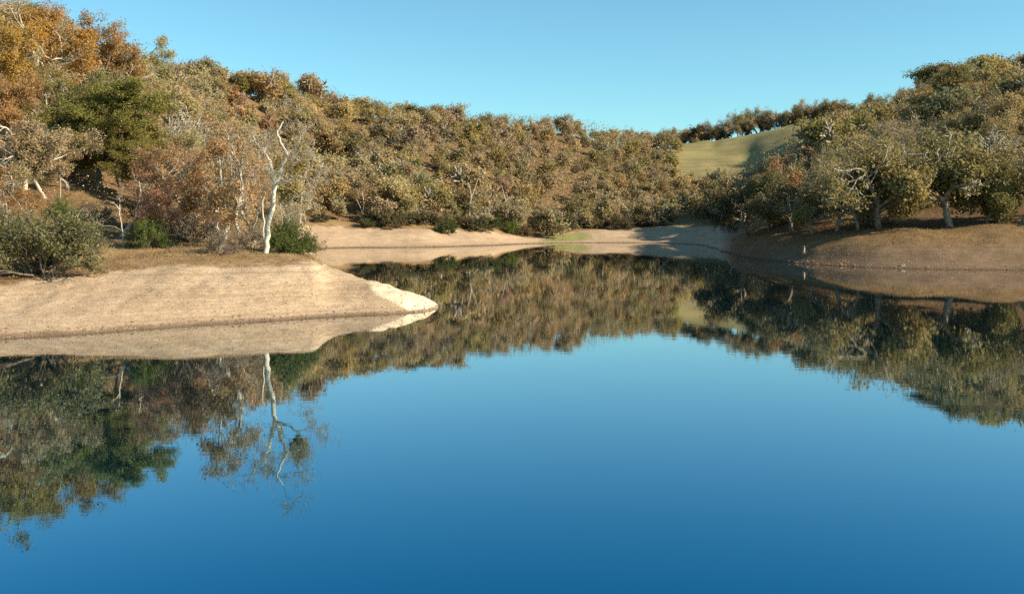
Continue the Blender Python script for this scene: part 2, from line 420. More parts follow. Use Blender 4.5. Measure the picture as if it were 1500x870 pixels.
def leaves(rng, pts, per, sig, size, flat=.0, out=0.0):
    c = np.repeat(np.asarray(pts), per, 0); n = len(c)
    c = c + np.clip(rng.normal(0, sig, (n, 3)), -1.6 * sig, 1.6 * sig) * np.array([1, 1, .8])
    u = rng.normal(0, 1, (n, 3)); u[:, 2] *= (1 - flat); u /= np.linalg.norm(u, axis=1, keepdims=True)
    if out:
        mid = c.mean(0) * np.array([1, 1, .75]); o = c - mid; o /= np.linalg.norm(o, axis=1, keepdims=True) + 1e-9
        nn = o * out + rng.normal(0, .6, (n, 3)); nn /= np.linalg.norm(nn, axis=1, keepdims=True)
        u = np.cross(nn, rng.normal(0, 1, (n, 3))); u /= np.linalg.norm(u, axis=1, keepdims=True)
        w = np.cross(nn, u)
    else:
        w = rng.normal(0, 1, (n, 3)); w = np.cross(u, w); w /= np.linalg.norm(w, axis=1, keepdims=True)
    s = (size * rng.uniform(.55, 1.35, n))[:, None]
    a = rng.uniform(.45, .8, n)[:, None]
    k = rng.uniform(-.35, .35, n)[:, None]
    V = np.stack([c - u * s, c + w * s * a + u * s * k, c + u * s, c - w * s * a + u * s * k], 1).reshape(-1, 3)
    Q = np.arange(4 * n).reshape(-1, 4)
    lv = np.repeat(rng.uniform(0, 1, n), 4)
    return V, Q, lv


def rotv(v, axis, ang):
    axis = unit(axis)
    return v * math.cos(ang) + np.cross(axis, v) * math.sin(ang) + axis * np.dot(axis, v) * (1 - math.cos(ang))


class Grow:
    def __init__(s, seed, maxlev=4, kids=(4, 5, 5, 4), ratio=.62, wig=.16, trop=(.0, .05, .02, -.02, -.05), ang=(.7, .75, .8, .9), minr=.012, thick=1.0, prune=0.0):
        s.r = np.random.default_rng(seed); s.maxlev = maxlev; s.kids = kids; s.ratio = ratio; s.wig = wig
        s.trop = trop; s.ang = ang; s.minr = minr; s.ch = []; s.tips = []; s.thick = thick; s.prune = prune
    def rec(s, p, d, L, r, lev):
        if lev in (2, 3) and s.prune and s.r.random() < s.prune: return
        rg = s.r; n = (5, 5, 4, 3, 3, 3)[lev]
        pts = [p]; d = unit(d)
        for _ in range(n):
            d = unit(d + rg.normal(0, s.wig * (1 + .25 * lev), 3) + UP * s.trop[min(lev, len(s.trop) - 1)])
            p = p + d * L / n; pts.append(p)
        end = .62 if lev < s.maxlev else .3
        rad = np.maximum(np.linspace(r, r * end, n + 1), s.minr)
        if lev == 0: rad[0] *= 1.35
        s.ch.append((pts, rad, (8, 6, 5, 4, 3, 3)[lev]))
        if lev >= s.maxlev:
            s.tips.extend(pts[1:]); return
        if lev == s.maxlev - 1: s.tips.extend(pts[2:])
        k = s.kids[lev]; az = rg.uniform(0, 6.28)
        for i in range(k):
            t = 1.0 if (i == 0 or (lev == 0 and i < 3)) else rg.uniform(.6 if lev == 0 else .35, 1)
            f = t * n; j = min(int(f), n - 1); q = pts[j] + (pts[j + 1] - pts[j]) * (f - j)
            dl = unit(pts[j + 1] - pts[j])
            perp = unit(np.cross(dl, UP if abs(dl[2]) < .95 else np.array([1.0, 0, 0])))
            axis = rotv(perp, dl, az + i * 2 * math.pi / k + rg.uniform(-.5, .5))
            an = s.ang[lev] * rg.uniform(.55, 1.3) * (.45 if (i == 0 and lev > 0) else 1)
            s.rec(q, rotv(dl, axis, an), L * s.ratio * (rg.uniform(.6, 1.45) if lev < 2 else rg.uniform(.75, 1.3)) * (1.75 if lev == 0 else 1), max(r * .62 * (.5 if lev > 0 and i else 1) ** .5 * s.thick, s.minr), lev + 1)


def norm_tree(ch, lv, H):
    """scale a plant so that its top stands at H"""
    top = max(lv[:, 2].max() if len(lv) else 0, max(np.max(np.asarray(c[0])[:, 2]) for c in ch))
    return H / top


def oak_arch(name, seed, lod, kind='oak', bark=None):
    """returns (trunk mesh, crown mesh) of a tree 10 m tall"""
    rg = np.random.default_rng(seed * 7 + 1)
    if lod == 'near': ml, kids, mr, per, sig, sz = 5, (4, 4, 4, 4, 3), .011, 21, .20, .062
    elif lod == 'mid': ml, kids, mr, per, sig, sz = 4, (5, 5, 5, 4), .028, 17, .31, .092
    elif lod == 'mass': ml, kids, mr, per, sig, sz = 3, (5, 6, 6), .06, 9, .50, .26
    else: ml, kids, mr, per, sig, sz = 3, (5, 6, 6), (.08 if kind == 'sparse' else .06), 26, .50, .145
    if kind == 'sparse': per = max(2, int(per * .42))
    if kind == 'dense': per = int(per * 2.0)
    g = Grow(seed, ml, kids, ratio=.60, wig=.17, prune=.14, minr=mr, trop=(.02, .10, .04, 0, -.04, -.06),
             ang=(.72, .75, .8, .9, .9))
    lean = rg.normal(0, .16, 2)
    g.rec(np.array([0, 0, -.35]), np.array([lean[0], lean[1], 1.0]), 1.75 + rg.uniform(-.2, .6), .19 if lod != 'far' else .24, 0)
    LV, LQ, lv = leaves(rg, g.tips, per, sig, sz, .2, .8)
    # uneven crown: thin out some clumps
    cn = fbm(LV[::4, 0] * .55 + LV[::4, 2] * .3, LV[::4, 1] * .55 + LV[::4, 2] * .47, seed, 3)
    keep = rg.uniform(-.45, .35, len(cn)) < cn * 2.3 + (.30 if kind == 'dense' else .12)
    if kind == 'dense': keep |= rg.random(len(cn)) < .6
    LV = LV.reshape(-1, 4, 3)[keep].reshape(-1, 3); lv = lv.reshape(-1, 4)[keep].ravel(); LQ = np.arange(len(LV)).reshape(-1, 4)
    s = norm_tree(g.ch, LV, 10.0)
    TV, TQ = tubes([(np.asarray(p) * s, np.asarray(r) * (s if s > 1 else 1), k) for p, r, k in g.ch])
    mi = np.concatenate([np.full((len(r) - 1) * k, 0 if k >= 5 else 1) for p, r, k in g.ch])
    t = make_mesh(name + '_trunk', TV, TQ, [bark or M_BARK, M_BARK if bark is not M_DARKBARK else M_DARKBARK], mi, smooth=True)
    c = make_mesh(name + '_crown', LV * s, LQ, [M_LEAF], attrs={'lv': lv})
    return t, c


def shrub_arch(name, seed, lod, wide=1.0, sparse=False):
    """bushy plant 1 unit tall, about 1.3*wide across, many stems from the ground"""
    rg = np.random.default_rng(seed); ch, tips = [], []
    ns = 16 if lod == 'near' else 9
    for i in range(ns):
        az = rg.uniform(0, 6.28); tilt = rg.uniform(.1, 1.25) ** 1.0
        d = np.array([math.cos(az) * math.sin(tilt) * wide, math.sin(az) * math.sin(tilt) * wide, math.cos(tilt) * .95])
        g = Grow(int(rg.integers(1e9)), 2, (5, 5), ratio=.55, wig=.2, minr=.006 if lod == 'near' else .012, trop=(.03, .05, .0), ang=(.7, .8))
        g.rec(np.array([math.cos(az), math.sin(az), 0]) * rg.uniform(0, .18) * wide - np.array([0, 0, .05]), d, rg.uniform(.38, .55), .022, 0)
        ch += g.ch; tips += g.tips
    tips = np.array(tips); tips[:, 2] = np.abs(tips[:, 2])
    per, sig, sz = (8, .05, .020) if lod == 'near' else (4, .07, .045)
    if sparse: per = 2
    LV, LQ, lv = leaves(rg, tips, per, sig, sz, .1)
    LV[:, 2] = np.maximum(LV[:, 2], .02)
    s = 1 / np.percentile(LV[:, 2], 99.5)
    TV, TQ = tubes([(np.asarray(p) * s, r, 3 if len(p) < 6 else 4) for p, r, k in ch])
    return (make_mesh(name + '_stems', TV, TQ, [M_DARKBARK if not sparse else M_GREYBARK], smooth=True),
            make_mesh(name + '_foliage', LV * s, LQ, [M_LEAF], attrs={'lv': lv}))


ARCH = {}
for i in range(4): ARCH['near', i] = oak_arch('near_oak', 101 + i, 'near')
for i in range(2): ARCH['near_sparse', i] = oak_arch('near_sparse_oak', 121 + i, 'near', 'sparse', M_PALE)
for i in range(2): ARCH['near_dense', i] = oak_arch('near_dense_oak', 135 + i, 'near', 'dense', M_DARKBARK)
for i in range(6): ARCH['mid', i] = oak_arch('mid_oak', 201 + i, 'mid', 'oak', M_GREYBARK)
for i in range(2): ARCH['mid_dense', i] = oak_arch('mid_dense_oak', 221 + i, 'mid', 'dense', M_DARKBARK)
for i in range(3): ARCH['mid_sparse', i] = oak_arch('mid_sparse_oak', 231 + i, 'mid', 'sparse', M_GREYBARK)
for i in range(7): ARCH['far', i] = oak_arch('far_oak', 301 + i, 'far')
for i in range(4): ARCH['far_sparse', i] = oak_arch('far_sparse_oak', 361 + i, 'far', 'sparse')
for i in range(6): ARCH['mass', i] = oak_arch('wood_oak', 341 + i, 'mass', 'oak' if i < 4 else 'sparse')
for i in range(2): ARCH['far_dense', i] = oak_arch('far_dense_oak', 321 + i, 'far', 'dense', M_DARKBARK)
for i in range(2): ARCH['shrub_near', i] = shrub_arch('near_shrub', 401 + i, 'near')
for i in range(3): ARCH['shrub_far', i] = shrub_arch('far_shrub', 411 + i, 'far', 1.1)
ARCH['shrub_dry', 0] = shrub_arch('dry_shrub', 431, 'near', 1.2, True)
NVAR = {}
for k, i in ARCH: NVAR[k] = max(NVAR.get(k, 0), i + 1)


def plant(kind, px, d, H, arch, var, col, label, cat, group, rot=None, wide=1.0, parts=('trunk', 'crown'), unit_h=10.0, dz=0.0, squash=1.0):
    t, c = ARCH[arch, var % NVAR[arch]]
    e = bpy.data.objects.new(kind, None); link(e)
    e.empty_display_size = .5
    e.location = ((px - 750) / F * d, d, ground(px, d) + dz)
    e.rotation_euler = (0, 0, float(R.uniform(0, 6.28)) if rot is None else rot)
    s = H / unit_h; e.scale = (s * wide * squash, s * wide / squash, s)
    tag(e, label, cat, group)
    for nm, me in zip(parts, (t, c)):
        o = bpy.data.objects.new(nm, me); link(o); o.parent = e
        o.color = (*col, 1)
    return e


PAL = {
    'grey-brown': (.355, .275, .152), 'olive-brown': (.318, .248, .096), 'tan': (.390, .298, .148), 'russet': (.34, .200, .085),
    'olive-green': (.195, .175, .048), 'dark green': (.060, .080, .025), 'orange-brown': (.41, .228, .055), 'pinkish-brown': (.40, .245, .125),
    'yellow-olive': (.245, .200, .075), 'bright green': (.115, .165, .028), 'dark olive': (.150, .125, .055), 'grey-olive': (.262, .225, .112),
}


def jitter(c, a=.12):
    f = 1 + R.normal(0, a); return tuple(float(np.clip(v * f * (1 + R.normal(0, .05)), .01, .6)) for v in c)


# --- trees placed one by one (left bank and right bank)
G_LEFT = 'oaks on the left bank and slope'; G_RIGHT = 'oaks along the right bank'
HAND = [
    # px, d, H, arch, var, colour, label, wide
    (326, 82, 11.4, 'near', 0, 'pinkish-brown', 'sparse pinkish-brown oak with pale twigs left of the forked white tree', .92, G_LEFT),
    (268, 90, 8.6, 'near', 1, 'pinkish-brown', 'smaller russet-pink oak behind the tallest pinkish-brown oak', 1.0, G_LEFT),
    (140, 106, 12.5, 'near_dense', 1, 'olive-green', 'large leafy olive-green oak on the slope above the grassy cut bank', 1.4, G_LEFT),
    (205, 108, 10.0, 'near_dense', 1, 'olive-green', 'rounded olive-green oak to the right of the large leafy green oak', 1.2, G_LEFT),
    (112, 122, 10.5, 'near', 2, 'yellow-olive', 'yellowish olive oak just uphill of the large leafy green oak', 1.0, G_LEFT),
    (38, 152, 17.5, 'near', 3, 'orange-brown', 'tallest orange-leaved oak at the top of the left slope', 1.05, G_LEFT),
    (100, 162, 17.5, 'near', 1, 'orange-brown', 'orange-brown oak on the skyline, second from the slope top', 1.0, G_LEFT),
    (150, 168, 17.0, 'near', 2, 'russet', 'russet oak low on the left skyline beside an orange-brown oak', 1.0, G_LEFT),
    (194, 176, 16.5, 'near', 0, 'olive-brown', 'olive-brown oak ending the tall left skyline before the lower ridge', .9, G_LEFT),
    (-25, 128, 13, 'near', 1, 'orange-brown', 'orange oak cut off by the left edge high up', 1.0, G_LEFT),
    (22, 112, 10.5, 'near', 2, 'russet', 'reddish-brown oak at far left above two white-trunked trees', 1.0, G_LEFT),
    (70, 120, 11, 'near', 0, 'yellow-olive', 'olive and gold oak behind the white-trunked trees', 1.0, G_LEFT),
    (30, 93, 7.8, 'near_sparse', 0, 'grey-brown', 'thin-leaved tree with white trunk and twisted limbs at far left', 1.0, G_LEFT),
    (69, 96, 7.4, 'near_sparse', 1, 'grey-brown', 'thin-leaved tree with straight pale trunk beside the grassy cut bank', .95, G_LEFT),
    (12, 79, 5.4, 'near', 3, 'russet', 'low brown oak at far left rising behind the big grey-green bush', 1.1, G_LEFT),
    (176, 83.5, 5.6, 'near_sparse', 1, 'pinkish-brown', 'small drooping tree with bright white trunk on the dry terrace', 1.1, G_LEFT),
    (250, 126, 10.5, 'near', 3, 'pinkish-brown', 'rosy brown oak on the slope right of the leafy green oaks', 1.0, G_LEFT),
    (300, 122, 10.5, 'near', 1, 'tan', 'tan oak on the slope behind the pinkish-brown oak', 1.0, G_LEFT),
    (352, 104, 8.6, 'near', 2, 'grey-brown', 'grey twiggy oak just behind the forked white tree', 1.0, G_LEFT),
    (372, 128, 10.5, 'near', 0, 'grey-brown', 'grey-brown oak seen between the forks of the white tree', 1.0, G_LEFT),
    (345, 158, 11, 'near', 3, 'olive-brown', 'olive-brown oak upslope of the forked white tree', 1.0, G_LEFT),
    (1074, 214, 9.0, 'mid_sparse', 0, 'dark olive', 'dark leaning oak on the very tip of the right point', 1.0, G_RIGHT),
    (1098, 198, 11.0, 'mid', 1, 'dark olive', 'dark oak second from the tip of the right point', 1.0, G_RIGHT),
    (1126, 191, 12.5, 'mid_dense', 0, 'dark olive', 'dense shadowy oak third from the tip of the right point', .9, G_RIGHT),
    (1152, 203, 12.5, 'mid', 2, 'russet', 'oak with russet-gold crown above the shaded right bank', 1.0, G_RIGHT),
    (1190, 169, 8.4, 'mid', 3, 'yellow-olive', 'small sunlit yellow-olive oak above the shaded right bank', .95, G_RIGHT),
    (1226, 167, 12.0, 'mid', 4, 'grey-olive', 'grey-olive oak right of the small yellow-olive oak', .95, G_RIGHT),
    (1256, 165, 14.0, 'mid', 5, 'grey-olive', 'upright oak with a slim dark trunk over the shaded bank', .9, G_RIGHT),
    (1290, 164, 16.0, 'mid', 0, 'olive-brown', 'tall broad olive-brown oak beside the dark open slope', 1.0, G_RIGHT),
    (1392, 160, 16.0, 'mid', 3, 'yellow-olive', 'broad yellow-olive oak on the sunlit right slope', 1.2, G_RIGHT),
    (1446, 159, 11.0, 'mid_dense', 1, 'yellow-olive', 'low yellow-olive oak under the broad oak on the right slope', 1.1, G_RIGHT),
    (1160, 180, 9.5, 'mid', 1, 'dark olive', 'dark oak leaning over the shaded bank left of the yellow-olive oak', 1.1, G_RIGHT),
    (1212, 184, 11.0, 'mid', 4, 'olive-brown', 'olive-brown oak filling the gap behind the small yellow-olive oak', 1.1, G_RIGHT),
    (178, 114, 11.5, 'near_dense', 1, 'olive-green', 'leafy olive-green oak between its two leafy green neighbours', 1.3, G_LEFT),
    (236, 101, 7.5, 'near', 2, 'pinkish-brown', 'low rosy brown oak in front of the rounded olive-green oak', 1.2, G_LEFT),
    (100, 102, 6.0, 'near', 1, 'grey-brown', 'low grey-brown oak at the head of the grassy cut bank', 1.2, G_LEFT),
    (1342, 196, 12.0, 'mid', 5, 'olive-brown', 'olive-brown oak above the dark open slope on the right', 1.1, G_RIGHT),
    (1470, 184, 13.5, 'mid', 1, 'grey-olive', 'grey-olive oak behind the low dense oak at the right', 1.15, G_RIGHT),
    (1498, 158, 14.0, 'mid', 4, 'olive-brown', 'olive-brown oak at the right edge above the dry grass bank', 1.1, G_RIGHT),
]
placed = []          # (X, Y, r) for spacing
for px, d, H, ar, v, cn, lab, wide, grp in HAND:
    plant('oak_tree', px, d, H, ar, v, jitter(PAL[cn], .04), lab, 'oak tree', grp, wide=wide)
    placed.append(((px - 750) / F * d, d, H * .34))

# --- trees in rows over the slopes
PROC = []


def zone(name, px0, px1, dfun, step_d, sp, Hr, weights, ok=None, phrase=''):
    """rows of trees: dfun(px) gives first and last distance"""
    row = 0
    t = 0.0
    while t <= 1.0:
        px = px0 + R.uniform(0, 10)
        while px < px1:
            d0, d1 = dfun(px)
            d = d0 + (d1 - d0) * t + R.normal(0, step_d * .22)
            H = Hr[0] - 2.2 + (Hr[1] - Hr[0] + 3.6) * R.beta(1.7, 1.9)
            global CUR_H; CUR_H = H
            X = (px - 750) / F * d
            if (ok is None or ok(px, d)) and ground(px, d) > 1.2 and all((X - a) ** 2 + (d - b) ** 2 > (c + H * .18) ** 2 for a, b, c in placed):
                PROC.append(dict(px=px, d=d, H=H, zone=name, row=row, cn=str(R.choice(list(weights), p=np.array(list(weights.values())) / sum(weights.values()))), phrase=phrase))
                placed.append((X, d, H * .2))
            px += sp * R.uniform(.75, 1.3) * F / d
        d0, d1 = dfun((px0 + px1) / 2)
        t += step_d / (d1 - d0); row += 1


def yg(px, d): return YH + (CAM_H - ground(px, d)) / d * F


def clear_far(px, d):
    y = yg(px, d)
    if 985 < px < 1205:                                          # the bare grassy hill stays in view
        if y - CUR_H / d * F < (246 if px < 1100 else 246 - (px - 1100) * .64): return False
    if 1120 < px < 1232 and d > 430: return False
    if abs(px - (826 - (y - 300) * .25)) < 13 and y > 258: return False                 # the bare gully
    if 1015 < px < 1105 and d < 350: return False
    if 895 < px < 1010 and d < keyd(6, px) - 12 and R.random() < .55: return False
    return True


W_FAR = {'grey-brown': .36, 'olive-brown': .29, 'tan': .22, 'yellow-olive': .05, 'grey-olive': .06, 'olive-green': .015}
W_LEFT = {'grey-brown': .24, 'olive-brown': .28, 'tan': .18, 'pinkish-brown': .08, 'russet': .03, 'olive-green': .05}
W_RIGHT = {'olive-brown': .36, 'yellow-olive': .12, 'grey-olive': .14, 'grey-brown': .12, 'tan': .12, 'russet': .03, 'orange-brown': .015, 'olive-green': .03}
zone('left_hill', -60, 430, lambda px: ((128 if px < 215 else 135 + .05 * (px - 215)) if px < 330 else 150, 415), 21, 8.5, (8.5, 12), W_LEFT,
     ok=lambda px, d: not (px > 350 and d < 200) and not (170 < px < 260 and 272 < d < 330), phrase='on the left hillside')
zone('left_top', 205, 432, lambda px: (418, 452), 16, 9, (11, 14), {'grey-brown': .5, 'tan': .3, 'olive-brown': .2}, phrase='along the skyline of the left ridge')
zone('far_low', 436, 1085, lambda px: (keyd(5, px) + 6, keyd(6, px) - 2), 13, 9.0, (8.5, 12), W_FAR, clear_far, 'at the foot of the far hill')
zone('far_mid', 425, 1100, lambda px: (keyd(6, px) + 8, keyd(7, px)), 15, 9.5, (8.5, 12), W_FAR, clear_far, 'on the lower middle of the far hill')
zone('far_high', 420, 1100, lambda px: (keyd(7, px) + 12, keyd(8, px)), 18, 10.5, (8.5, 12), W_FAR, clear_far, 'high on the far hill')
zone('far_top', 410, 1000, lambda px: (keyd(8, px) + 14, keyd(9, px) + 5), 19, 10.5, (9, 13), W_FAR, clear_far, 'along the skyline of the far hill')
zone('right_low', 1090, 1640, lambda px: (keyd(2, px) + 20, keyd(4, px)), 13, 8.5, (9.5, 13), W_RIGHT,
     ok=lambda px, d: clear_far(px, d) and not (1298 < px < 1350 and d < 206) and not (px > 1440 and d < 190) and not (px < 1195 and d > 222), phrase='low on the right hillside')
zone('right_high', 1110, 1640, lambda px: (keyd(4, px) + 16, keyd(6, px) + 20), 22, 11, (9.5, 13), W_RIGHT, clear_far, 'high on the right hillside')
zone('right_top', 1200, 1560, lambda px: (keyd(7, px), keyd(9, px)), 45, 12, (10, 14), W_RIGHT, clear_far, 'along the skyline of the right hill')
zone('ridge', 915, 1245, lambda px: (keyd(9, px) + 2, keyd(9, px) + 34), 12, 7.5, (11, 18.5), {'dark olive': .25, 'grey-olive': .4, 'grey-brown': .35},
     ok=lambda px, d: not (986 < px < 992) and not (1044 < px < 1056), phrase='on the crest behind the bare grassy hill')

ORD = ['first', 'second', 'third', 'fourth', 'fifth', 'sixth', 'seventh', 'eighth', 'ninth', 'tenth', 'eleventh', 'twelfth', 'thirteenth', 'fourteenth',
       'fifteenth', 'sixteenth', 'seventeenth', 'eighteenth', 'nineteenth', 'twentieth'] + ['twenty-' + q for q in
       ['first', 'second', 'third', 'fourth', 'fifth', 'sixth', 'seventh', 'eighth', 'ninth']] + ['thirtieth'] + ['thirty-' + q for q in
       ['first', 'second', 'third', 'fourth', 'fifth', 'sixth', 'seventh', 'eighth', 'ninth']] + ['fortieth'] + ['forty-' + q for q in ['first', 'second', 'third', 'fourth', 'fifth', 'sixth']]
BUDGET = 300 - len(HAND)
for t in PROC: t['size'] = t['H'] / t['d'] * (1.6 if t['zone'] == 'ridge' or 'top' in t['zone'] else 1)
PROC.sort(key=lambda t: -t['size'])
IND, REST = PROC[:BUDGET], PROC[BUDGET:]
rank = {}
for t in sorted(IND, key=lambda t: t['px']):
    k = (t['zone'], t['cn']); rank[k] = rank.get(k, 0) + 1; t['rank'] = rank[k]
for t in IND:
    n = rank[t['zone'], t['cn']]
    if n == 1: lab = f"only {t['cn']} oak {t['phrase']}"
    elif t['rank'] == n: lab = f"rightmost {t['cn']} oak {t['phrase']}"
    elif t['rank'] == 1: lab = f"leftmost {t['cn']} oak {t['phrase']}"
    else: lab = f"{ORD[t['rank'] - 1]} {t['cn']} oak from the left {t['phrase']}"
    ar = 'mid' if t['d'] < 260 or t['zone'] == 'ridge' else 'far'
    if t['cn'] in ('olive-green', 'dark green'): ar += '_dense'
    elif R.random() < .55: ar += '_sparse'
    plant('oak_tree', t['px'], t['d'], t['H'], ar, int(R.integers(50)), jitter(PAL[t['cn']]), lab, 'oak tree', 'oaks ' + t['phrase'], wide=float(R.uniform(.9, 1.2)) * min(1.25, (11 / t['H']) ** .4), squash=float(R.uniform(.82, 1.22)))


# --- the rest of the wood as one mass
def mesh_arrays(me):
    v = np.empty(len(me.vertices) * 3, np.float32); me.vertices.foreach_get('co', v)
    q = np.empty(len(me.loops), np.int32); me.loops.foreach_get('vertex_index', q)
    return v.reshape(-1, 3), q.reshape(-1, 4)


def wood_mass(items, name, label):
    src = {}
    for i in range(NVAR['mass']):
        t, c = ARCH['mass', i]; lv = np.empty(len(c.vertices), np.float32); c.attributes['lv'].data.foreach_get('value', lv)
        src[i] = (*mesh_arrays(t), *mesh_arrays(c), lv)
    V, Q, MI, T, L, n = [], [], [], [], [], 0
    for t in items:
        tv, tq, cv, cq, lv = src[int(R.integers(NVAR['mass']))]
        a = R.uniform(0, 6.28); s = t['H'] / 10; w = s * R.uniform(.92, 1.15); ca, sa = math.cos(a), math.sin(a)
        M = np.array([[ca * w, -sa * w, 0], [sa * w, ca * w, 0], [0, 0, s]])
        o = np.array([(t['px'] - 750) / F * t['d'], t['d'], ground(t['px'], t['d'])])
        col = jitter(PAL[t['cn']])
        for vv, qq, mi, lvv in ((tv, tq, 0, np.zeros(len(tv))), (cv, cq, 1, lv)):
            V.append(vv @ M.T + o); Q.append(qq + n); n += len(vv); MI.append(np.full(len(qq), mi)); L.append(lvv); T.append(np.tile(col, (len(vv), 1)))
    me = make_mesh(name, np.concatenate(V), np.concatenate(Q), [M_BARK, M_LEAF_A], np.concatenate(MI), False, {'lv': np.concatenate(L), 'tint': np.concatenate(T)})
    tag(link(bpy.data.objects.new(name, me)), label, 'wood', None, 'stuff')


if REST: wood_mass(REST, 'oak_woodland', 'mass of smaller grey-brown oaks filling the upper far hillside')
print('TREES', len(HAND), len(IND), len(REST))

# --- shrubs
SP = dict(parts=('stem', 'foliage'), unit_h=1.0)
SHR = [
    (58, 66.8, 4.2, 'shrub_near', 0, (.160, .160, .068), 'big grey-green bush over fallen leaves at the left shore', 1.08),
    (-12, 71, 3.6, 'shrub_near', 1, (.150, .150, .060), 'half-seen bush behind the big bush at far left', 1.0),
    (91, 84, 2.6, 'shrub_near', 1, PAL['bright green'], 'bright green shrub behind the big grey-green bush', .72),
    (214, 78.5, 2.2, 'shrub_near', 0, PAL['bright green'], 'bright green shrub just right of the white-trunked small tree', .75),
    (212, 90, 3.2, 'shrub_near', 1, (.06, .095, .018), 'taller green shrub under the pinkish-brown oaks', .7),
    (427, 81, 2.9, 'shrub_near', 1, (.085, .12, .022), 'leafy green bush on the crest right of the forked white tree', .85),
    (412, 80, 1.8, 'shrub_near', 0, PAL['bright green'], 'small bright green bush at the foot of the forked white tree', .8),
    (324, 76, 1.9, 'shrub_dry', 0, (.15, .09, .055), 'leafless brown thicket at the top of the gravel beach', .75),
    (372, 86, 2.0, 'shrub_dry', 0, (.15, .10, .055), 'brown twiggy thicket left of the forked white tree trunk', 1.1),
    (285, 84, 2.4, 'shrub_dry', 0, (.13, .085, .05), 'dark twiggy thicket under the pinkish-brown oak', 1.2),
    (140, 90, 1.6, 'shrub_dry', 0, (.16, .11, .06), 'low dry thicket on the grassy cut bank', 1.3),
    (462, 96, .1, None, 0, None, '', 1),
    (458, 340, 8, 'shrub_far', 0, PAL['dark green'], 'dark green round bush above the tall white snag', 1.1),
    (495, 345, 6, 'shrub_far', 1, PAL['dark green'], 'small dark green bush high on the far hill', 1.0),
    (512, 390, 9, 'shrub_far', 2, PAL['olive-green'], 'green rounded bush on the upper far hill above the snag', 1.0),
    (655, 292, 3.8, 'shrub_far', 1, (.06, .09, .022), 'green shrub at the edge of the far beach, left of two brighter ones', 1.0),
    (716, 312, 4.2, 'shrub_far', 2, (.055, .09, .02), 'green shrub at the edge of the far beach, middle of three', 1.0),
    (752, 324, 4.6, 'shrub_far', 0, PAL['bright green'], 'bright green shrub on the edge of the far beach by the gully', .9),
    (818, 343, 7.2, 'shrub_far', 2, (.04, .075, .016), 'dark green rounded bush beside the shaded gully mouth', .8),
    (797, 346, 4.5, 'shrub_far', 1, PAL['dark green'], 'dark low bush filling the shaded gully mouth', 1.2),
    (938, 354, 4.0, 'shrub_far', 1, PAL['dark olive'], 'dark olive bush behind the right part of the far beach', 1.1),
    (870, 352, 4.2, 'shrub_far', 0, PAL['dark olive'], 'dark brown-green bush right of the gully', 1.3),
    (745, 430, 5.5, 'shrub_far', 0, (.06, .085, .022), 'dark green spreading bush on the middle of the far hill', 1.4),
    (1136, 196, 3.0, 'shrub_far', 1, PAL['yellow-olive'], 'sunlit olive bush between dark trunks on the right point', 1.0),
    (1462, 181, 3.0, 'shrub_far', 2, PAL['olive-brown'], 'small brown bush on the right slope above the dry grass', 1.1),
]
for px, d, H, ar, v, col, lab, wide in SHR:
    if ar is None: continue
    plant('shrub', px, d, H, ar, v, col, lab, 'shrub', 'shrubs round the shore', wide=wide, **SP)
xs = 470; k = 0; row = []
while xs < 990:
    if not (780 < xs < 850) and not any(abs(xs - s[0]) < 12 for s in SHR[12:]):
        row.append(xs)
    xs += R.uniform(14, 30)
EDGE_C = {'grey-green': (.105, .105, .05), 'brown-green': (.12, .10, .045), 'dark grey-green': (.07, .075, .032)}
cnt = {}
for i, xs in enumerate(row):
    cn = list(EDGE_C)[int(R.integers(3))]
    cnt[cn] = cnt.get(cn, 0) + 1
    lab = f'{ORD[cnt[cn] - 1]} {cn} low bush from the left along the far beach edge'
    plant('shrub', xs, keyd(5, xs) + R.uniform(-1, 5), R.uniform(2.4, 5.0), 'shrub_far', i, jitter(EDGE_C[cn]), lab, 'shrub', 'bushes along the far beach', wide=R.uniform(.9, 1.3), **SP)


# --- the forked white tree
def P(px, y, d): return np.array([(px - 750) / F * d, d, CAM_H - (y - YH) * d / F])


